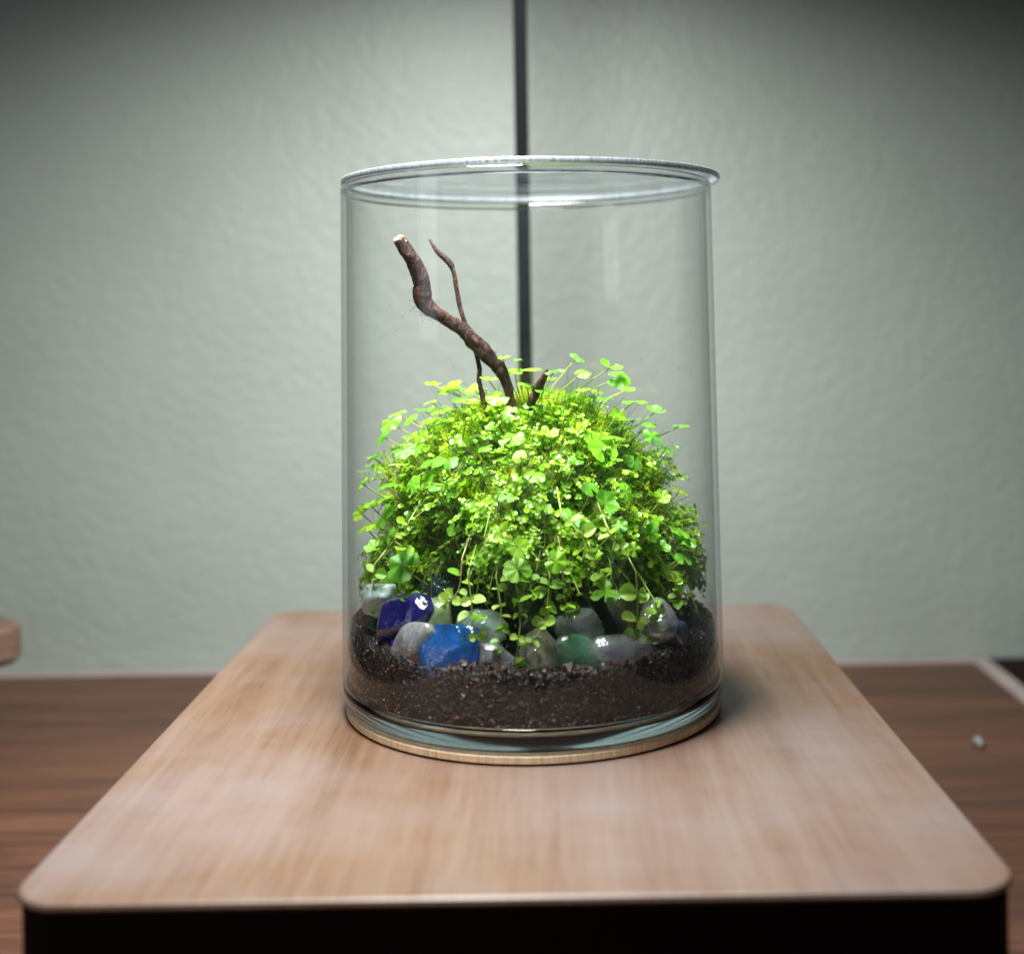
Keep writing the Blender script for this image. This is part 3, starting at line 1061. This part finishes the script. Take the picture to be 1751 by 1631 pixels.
LEAVES_R = [(1044, 628, 42, 0), (1058, 646, 46, 0), (1068, 668, 38, 1), (1034, 681, 36, 1), (1085, 686, 42, 1), (1121, 704, 42, 1), (1165, 727, 36, 1), (1042, 745, 58, 1), (1030, 766, 58, 0), (1056, 711, 32, 0), (1072, 719, 32, 1), (1116, 746, 42, 0), (1140, 764, 56, 1), (1148, 798, 42, 0), (1140, 815, 34, 0), (1163, 836, 38, 0), (1132, 850, 34, 0), (1172, 880, 58, 1), (1182, 922, 44, 1), (1106, 900, 38, 0), (1112, 912, 34, 0), (1162, 908, 38, 0), (1190, 940, 44, 1), (1190, 988, 48, 0), (1146, 990, 50, 1), (1120, 785, 36, 1), (1085, 790, 34, 0), (1090, 755, 34, 1), (1070, 840, 32, 0), (1090, 940, 34, 0), (1060, 900, 30, 0), (1170, 955, 34, 0), (1110, 725, 30, 1), (1130, 935, 36, 0), (1160, 1010, 36, 0)]
PENNY = [
    (LEAVES_L, 'pennywort with pale lobed leaves spilling over the left side of the mound'),
    (LEAVES_T, 'pennywort with lobed leaves spread over the crown and front of the mound'),
    (LEAVES_R, 'pennywort with lobed leaves on long stalks at the right side of the mound'),
]
BACK = {0: (R(100), R(190)), 1: (R(60), R(120)), 2: (R(-10), R(80))}
for ci, (lst, label) in enumerate(PENNY):
    bx = (-0.045, 0.0, 0.045)[ci]
    base = Vector((bx, 0.0, 0.10))
    root = thing('pennywort_plant', label, 'plant', base, 'pennywort plants growing on the moss mound')
    jobs = []
    for (px, py, sz, flat) in lst:
        d, P, ok = hit_mound(px, py)
        if ok:
            a = math.atan2(P.y - MC.y, P.x - MC.x)
            P = at(px, py, d - random.uniform(0.009, 0.018))
        else:
            d = 0.60 + random.uniform(-0.03, 0.015)
            if abs(px - 905) > 230:
                d = 0.605 + random.uniform(-0.02, 0.008)
            P = at(px, py, d)
        jobs.append((P, sz * d / F_PX, flat))
    lo, hi = BACK[ci]
    for k in range(16):                                # the far side of the mound
        a = random.uniform(lo, hi)
        Q, n = mound(a, random.uniform(0.15, 0.75), 1.0)
        jobs.append((Q + n * random.uniform(0.003, 0.010) + Vector((0, 0, random.uniform(0, 0.008))), random.uniform(0.007, 0.012), int(random.random() < 0.4)))
    for (P, size, flat) in jobs:
        P = inside(P, size * 0.36)
        out_ = Vector((P.x - MC.x, P.y - MC.y, (P.z - 0.085) * 0.6))
        out_ = out_.normalized() if out_.length > 1e-4 else Vector((0, 0, 1))
        if flat:
            nrm = (Vector((0, 0, 1)) + out_ * 0.18 + rand_unit() * 0.22).normalized()
        else:
            nrm = (Vector((0, -0.12, 0.62)) + out_ * 0.62 + rand_unit() * 0.38).normalized()
        me = random.choice(PM)
        lf = obj('leaf', me, root)
        q = nrm.to_track_quat('Z', 'Y') @ Quaternion((0, 0, 1), random.uniform(0, 2 * PI))
        s = size * random.uniform(0.9, 1.18)
        lf.rotation_mode = 'QUATERNION'
        lf.rotation_quaternion = q
        lf.scale = (s, s * random.uniform(0.82, 1.0), s)
        lf.location = P - base
        # stalk down into the mound
        a = math.atan2(P.y - MC.y, P.x - MC.x)
        rr = math.hypot(P.x - MC.x, P.y - MC.y)
        zf = max(0.062, min(0.138, P.z - 0.012))
        i = int(np.argmin(np.abs(PR[:, 1] - zf)))
        ra = min(PR[i, 0] * 0.88, max(0.0, rr - 0.004))
        a += random.uniform(-0.12, 0.12)
        A = MC + Vector((ra * math.cos(a), ra * math.sin(a), zf - 0.001))
        mid = (A + P) / 2 + nrm * -0.004 + rand_unit() * 0.0025 + out_ * 0.002
        pts = [inside(P * (1 - t) ** 2 + mid * 2 * t * (1 - t) + A * t * t, 0.001) - P for t in [q_ / 7 for q_ in range(8)]]
        pts[0] = nrm * -0.0001
        st_ = MB(); st_.tube(pts, 0.00032, 5, False)
        sk = obj('leaf_stalk', st_.mesh('leaf_stalk', M['stalk']), root, P - base)

# ------------------------------------------------------------------ hanging vines with paired round leaves
def vine_leaf_mesh(seed):
    """broad egg-shaped leaflet folded along its midrib, stalk at the origin, tip at y = 1"""
    rd = random.Random(seed)
    mb = MB()
    n = 16
    wd = rd.uniform(0.34, 0.46); fold = rd.uniform(0.10, 0.34); curl = rd.uniform(-0.30, 0.25); notch = rd.uniform(-0.02, 0.06)
    egg = rd.uniform(-0.22, 0.12)
    def pt(a, rf):
        x = math.cos(a) * wd * rf * (1 + egg * math.sin(a))
        y = 0.54 + math.sin(a) * 0.46 * rf
        if rf == 1:
            y -= notch * max(0, math.sin(a)) ** 12
        return Vector((x, y, abs(x) * fold * 2 + curl * (y - 0.5) ** 2 + rd.uniform(-0.008, 0.008)))
    vs = [Vector((0, 0.54, 0))]
    for rf in (0.55, 1.0):
        for k in range(n):
            vs.append(pt(2 * PI * k / n - PI / 2, rf))
    vs.append(Vector((0, -0.06, 0)))
    fs = [(0, 1 + k, 1 + (k + 1) % n) for k in range(n)] + [(1 + k, 1 + n + k, 1 + n + (k + 1) % n, 1 + (k + 1) % n) for k in range(n)]
    fs += [(1 + n, 2 + n, 1 + 2 * n), (1 + 2 * n, 2 * n, 1 + n)]
    mb.add(vs, fs)
    return mb.mesh('vine_leaf', M['vine'])


VM = [vine_leaf_mesh(s) for s in range(9)]
# path in photo pixels, distance, leaf size in pixels, label
VINES = [
    ([(878, 965), (886, 1020), (890, 1060), (886, 1100), (884, 1140), (898, 1160)], 0.5345, 23, 9, 'longest hanging vine, in the middle, its tip below the amber sea glass'),
    ([(848, 985), (856, 1035), (856, 1075), (853, 1112)], 0.5365, 20, 6, 'hanging vine just left of the longest one, ending over lavender sea glass'),
    ([(800, 980), (806, 1030), (808, 1062), (812, 1092)], 0.5385, 27, 4, 'hanging vine with large leaves in front of the mint sea glass'),
    ([(940, 985), (936, 1035), (930, 1065), (912, 1094)], 0.5355, 22, 5, 'hanging vine curving left just above the amber sea glass'),
    ([(962, 965), (964, 1005), (968, 1035)], 0.5385, 21, 4, 'short hanging vine above the dark smoky sea glass'),
    ([(1098, 980), (1106, 1030), (1108, 1070), (1106, 1098)], 0.5405, 27, 5, 'hanging vine at the right, in front of the clear sea glass'),
    ([(1128, 1030), (1142, 1056), (1146, 1078), (1138, 1100)], 0.5445, 25, 4, 'short vine tip beside the small navy sea glass'),
    ([(1012, 945), (1024, 975), (1040, 990), (1022, 1003)], 0.5385, 23, 5, 'short hanging vine with pale leaves above the green sea glass'),
    ([(790, 955), (786, 1000), (775, 1022), (762, 1032)], 0.5425, 20, 6, 'hanging vine leaning left above the bright blue sea glass'),
    ([(828, 920), (845, 905), (858, 910), (862, 935)], 0.5385, 20, 5, 'pale vine cluster at the front, right of the dark hollow'),
    ([(905, 985), (908, 1008), (918, 1022)], 0.5355, 22, 4, 'short vine tuft right of the longest hanging vine'),
    ([(640, 965), (622, 1000), (606, 1030), (600, 1055)], 0.565, 18, 6, 'vine lying along the glass at the far left, above the soil'),
    ([(1150, 985), (1166, 1015), (1176, 1035)], 0.560, 22, 5, 'vine hanging at the far right behind the clear sea glass'),
    ([(960, 880), (990, 905), (1000, 935), (995, 960)], 0.5375, 22, 6, 'vine trailing down the front right of the mound'),
    ([(1040, 905), (1060, 935), (1070, 960)], 0.5405, 20, 5, 'vine trailing on the right front beneath the big lobed leaves'),
    ([(700, 890), (690, 920), (694, 950)], 0.557, 18, 5, 'vine hanging at the left of the dark hollow'),
]
for path, d, lpx, npair, label in VINES:
    d -= 0.006 if d < 0.5415 else 0.002
    pts = [at(x, y, d + (0.004 * (1 - i / (len(path) - 1))) ** 1.0) for i, (x, y) in enumerate(path)]
    pts = [inside(q, 0.002) for q in pts]
    sp = [Vector(q) for q in spline([tuple(q) for q in pts], 7)]
    back = inside(sp[0] + Vector((-(sp[0].x) * 0.12, 0.012, 0.010)), 0.002)
    allp = [back] + sp
    base = sp[0].copy()
    root = thing('trailing_vine', label, 'vine', base, 'small vines hanging over the sea glass')
    mb = MB(); mb.tube([q - base for q in allp], [0.00038 * (1 - 0.4 * i / len(allp)) for i in range(len(allp))], 6, True)
    obj('stem', mb.mesh('stem', M['stalk']), root)
    n = len(sp)
    for k in range(npair):
        i = int(round((k + 0.9 + (random.uniform(-0.35, 0.35) if k < npair - 1 else 0)) / npair * (n - 1))) if npair > 1 else n - 1
        i = min(i, n - 1)
        tdir = (sp[i] - sp[max(0, i - 1)]).normalized()
        ang = random.uniform(-0.35, 0.35) + (0.75 if k % 2 else 0)
        sd = Vector((math.cos(ang), -math.sin(ang) * (1 if random.random() < 0.5 else -1), 0))
        sd = (sd - tdir * sd.dot(tdir)).normalized()
        for sg in (1, -1):
            if random.random() < 0.16:
                continue
            al = (sd * sg + rand_unit() * 0.35 + tdir * random.uniform(-0.3, 0.6) + Vector((0, -0.25, 0.12))).normalized()
            nr_ = (Vector((0, -0.6, 0.8)) + rand_unit() * 0.75)
            nr_ = (nr_ - al * nr_.dot(al)).normalized()
            x_ = al.cross(nr_)
            s = lpx * d / F_PX * random.uniform(0.6, 1.3) * (0.7 if k == npair - 1 else 1)
            lf = obj('leaf', random.choice(VM), root)
            lf.matrix_parent_inverse = Matrix.Identity(4)
            tipr = math.hypot(*(sp[i] + al * s).xy)
            if tipr > RMAX + 0.001:
                al = (al + Vector((-sp[i].x, -sp[i].y, 0)).normalized() * 0.8).normalized()
                nr_ = (nr_ - al * nr_.dot(al)).normalized(); x_ = al.cross(nr_)
            rot = Matrix((x_, al, nr_)).transposed()
            lf.rotation_mode = 'QUATERNION'
            lf.rotation_quaternion = rot.to_quaternion()
            lf.scale = (s, s, s)
            lf.location = sp[i] - base

# ------------------------------------------------------------------ driftwood
def wood_piece(name, label, path, d0, d1, cut=None, sides=18, knob=0.16):
    n = len(path)
    P4 = [(*at(x, y, d0 + (d1 - d0) * i / (n - 1)), w * (d0 + (d1 - d0) * i / (n - 1)) / F_PX / 2) for i, (x, y, w) in enumerate(path)]
    sp = spline(P4, 9)
    pts = [Vector(q[:3]) for q in sp]; rad = [max(0.0002, q[3]) for q in sp]
    base = pts[-1].copy()
    root = thing(name, label, 'driftwood', base)
    def wob(i, a, p):
        return 1 + 1.35 * knob * noise.noise(Vector((math.cos(a) * 1.4, math.sin(a) * 1.4, i * 0.16 + path[0][0]))) + 0.16 * noise.noise(Vector((math.cos(a) * 4.5, math.sin(a) * 4.5, i * 0.35)))
    mb = MB(); mb.tube([q - base for q in pts], rad, sides, True, 0, wob)
    obj('bark', mb.mesh('bark', M['bark']), root)
    if cut:
        t = (pts[0] - pts[1]).normalized()
        mb = MB()
        q = t.to_track_quat('Z', 'Y')
        vs = [Vector((0, 0, 0.0008))]
        for rf in (0.5, 0.97):
            for k in range(16):
                a = 2 * PI * k / 16
                rr = rad[0] * rf * (1 + 0.12 * random.uniform(-1, 1))
                vs.append(Vector((rr * math.cos(a), rr * math.sin(a), (0.0012 if rf < 0.9 else 0.0004) + random.uniform(-0.0003, 0.0005))))
        fs = [(0, 1 + k, 1 + (k + 1) % 16) for k in range(16)] + [(1 + k, 17 + k, 17 + (k + 1) % 16, 1 + (k + 1) % 16) for k in range(16)]
        for k in range(16):
            vs.append(vs[17 + k] - Vector((0, 0, 0.003)) * 1 + Vector((0, 0, 0)))
        fs += [(17 + k, 33 + k, 33 + (k + 1) % 16, 17 + (k + 1) % 16) for k in range(16)]
        mb.add([q @ v + pts[0] - base for v in vs], fs)
        obj('cut_end', mb.mesh('cut_end', M['cut'], False), root)
    return root, pts, rad, base


br, pts, rad, base = wood_piece('driftwood_branch', 'thick brown driftwood branch with a pale cut tip rising from the moss',
    [(682, 409, 21), (697, 432, 24), (711, 458, 26), (722, 486, 29), (722, 508, 31), (735, 527, 25), (760, 544, 22), (790, 562, 23), (812, 586, 27), (836, 610, 25), (856, 634, 21), (868, 660, 17), (874, 690, 16), (877, 715, 16)], 0.578, 0.598, True)
mb = MB()
for k in range(16):
    i = random.choice([28, 30, 34, 36, 38, 44, 46, 50])
    P = pts[i]
    d = (Vector((-0.6, random.uniform(-0.5, 0.2), -0.5)) + rand_unit() * 0.6).normalized()
    ln = random.uniform(0.0022, 0.0055)
    mb.tube([P + d * (rad[i] * 0.9 + ln * t) + rand_unit() * 0.0004 * t - base for t in (0, 0.35, 0.7, 1)], 0.00009, 3, False)
o = obj('root_fibres', mb.mesh('root_fibres', M['bark']), br); o['kind'] = 'stuff'
wood_piece('driftwood_twig', 'thin dark driftwood twig crossing behind the thick branch',
    [(734, 409, 5), (747, 429, 8), (766, 447, 11), (775, 464, 8), (780, 490, 7.5), (786, 522, 8), (796, 555, 8), (808, 585, 8), (816, 610, 8), (820, 632, 8), (819, 648, 8.5), (823, 668, 8.5), (831, 704, 9), (836, 722, 9)], 0.597, 0.594, None, 12)
wood_piece('driftwood_stub', 'short dark driftwood stub poking out of the moss crown',
    [(936, 632, 4), (931, 643, 11), (924, 656, 15), (917, 670, 16), (910, 684, 15), (904, 700, 14)], 0.580, 0.590, None, 14, 0.25)

# ------------------------------------------------------------------ moisture on the glass
mb = MB()
vs0, fs0 = ico(2)
for k in range(1100):
    a = random.random() * 2 * PI
    z = random.choice((random.uniform(0.016, 0.062), random.uniform(0.016, 0.040), random.uniform(0.016, 0.022), random.uniform(0.02, 0.20)))
    r = random.uniform(0.00018, 0.0006) * (0.6 if z > 0.07 else 1)
    rr = r_in(z) - r * 0.28
    e = Vector((math.cos(a), math.sin(a), 0)); tng = Vector((-math.sin(a), math.cos(a), 0))
    ls = random.uniform(1.0, 2.6) if z < 0.06 else 1.2
    mb.add([e * (rr + v.x * r * 0.25) + tng * (v.y * r) + Vector((0, 0, z + v.z * r * ls)) for v in vs0], fs0)
o = obj('condensation', mb.mesh('condensation', M['drop'])); tag(o, 'fine water droplets on the inside of the glass above the soil', 'condensation', kind='stuff')

mb = MB()
zs = np.linspace(0.0155, 0.046, 12)
vs = []
for i, z in enumerate(zs):
    for k in range(120):
        a = 2 * PI * k / 120
        edge = 0.006 * noise.noise(Vector((math.cos(a) * 4, math.sin(a) * 4, 2))) if i > 5 else 0
        zz = z + edge * (i - 5) / 6
        vs.append(((r_in(zz) - 0.00016) * math.cos(a), (r_in(zz) - 0.00016) * math.sin(a), zz))
mb.add(vs, [(i * 120 + k, i * 120 + (k + 1) % 120, (i + 1) * 120 + (k + 1) % 120, (i + 1) * 120 + k) for i in range(11) for k in range(120)])
o = obj('mist', mb.mesh('mist', M['mist'])); tag(o, 'thin misty film of moisture on the glass in front of the soil', 'mist', kind='stuff')
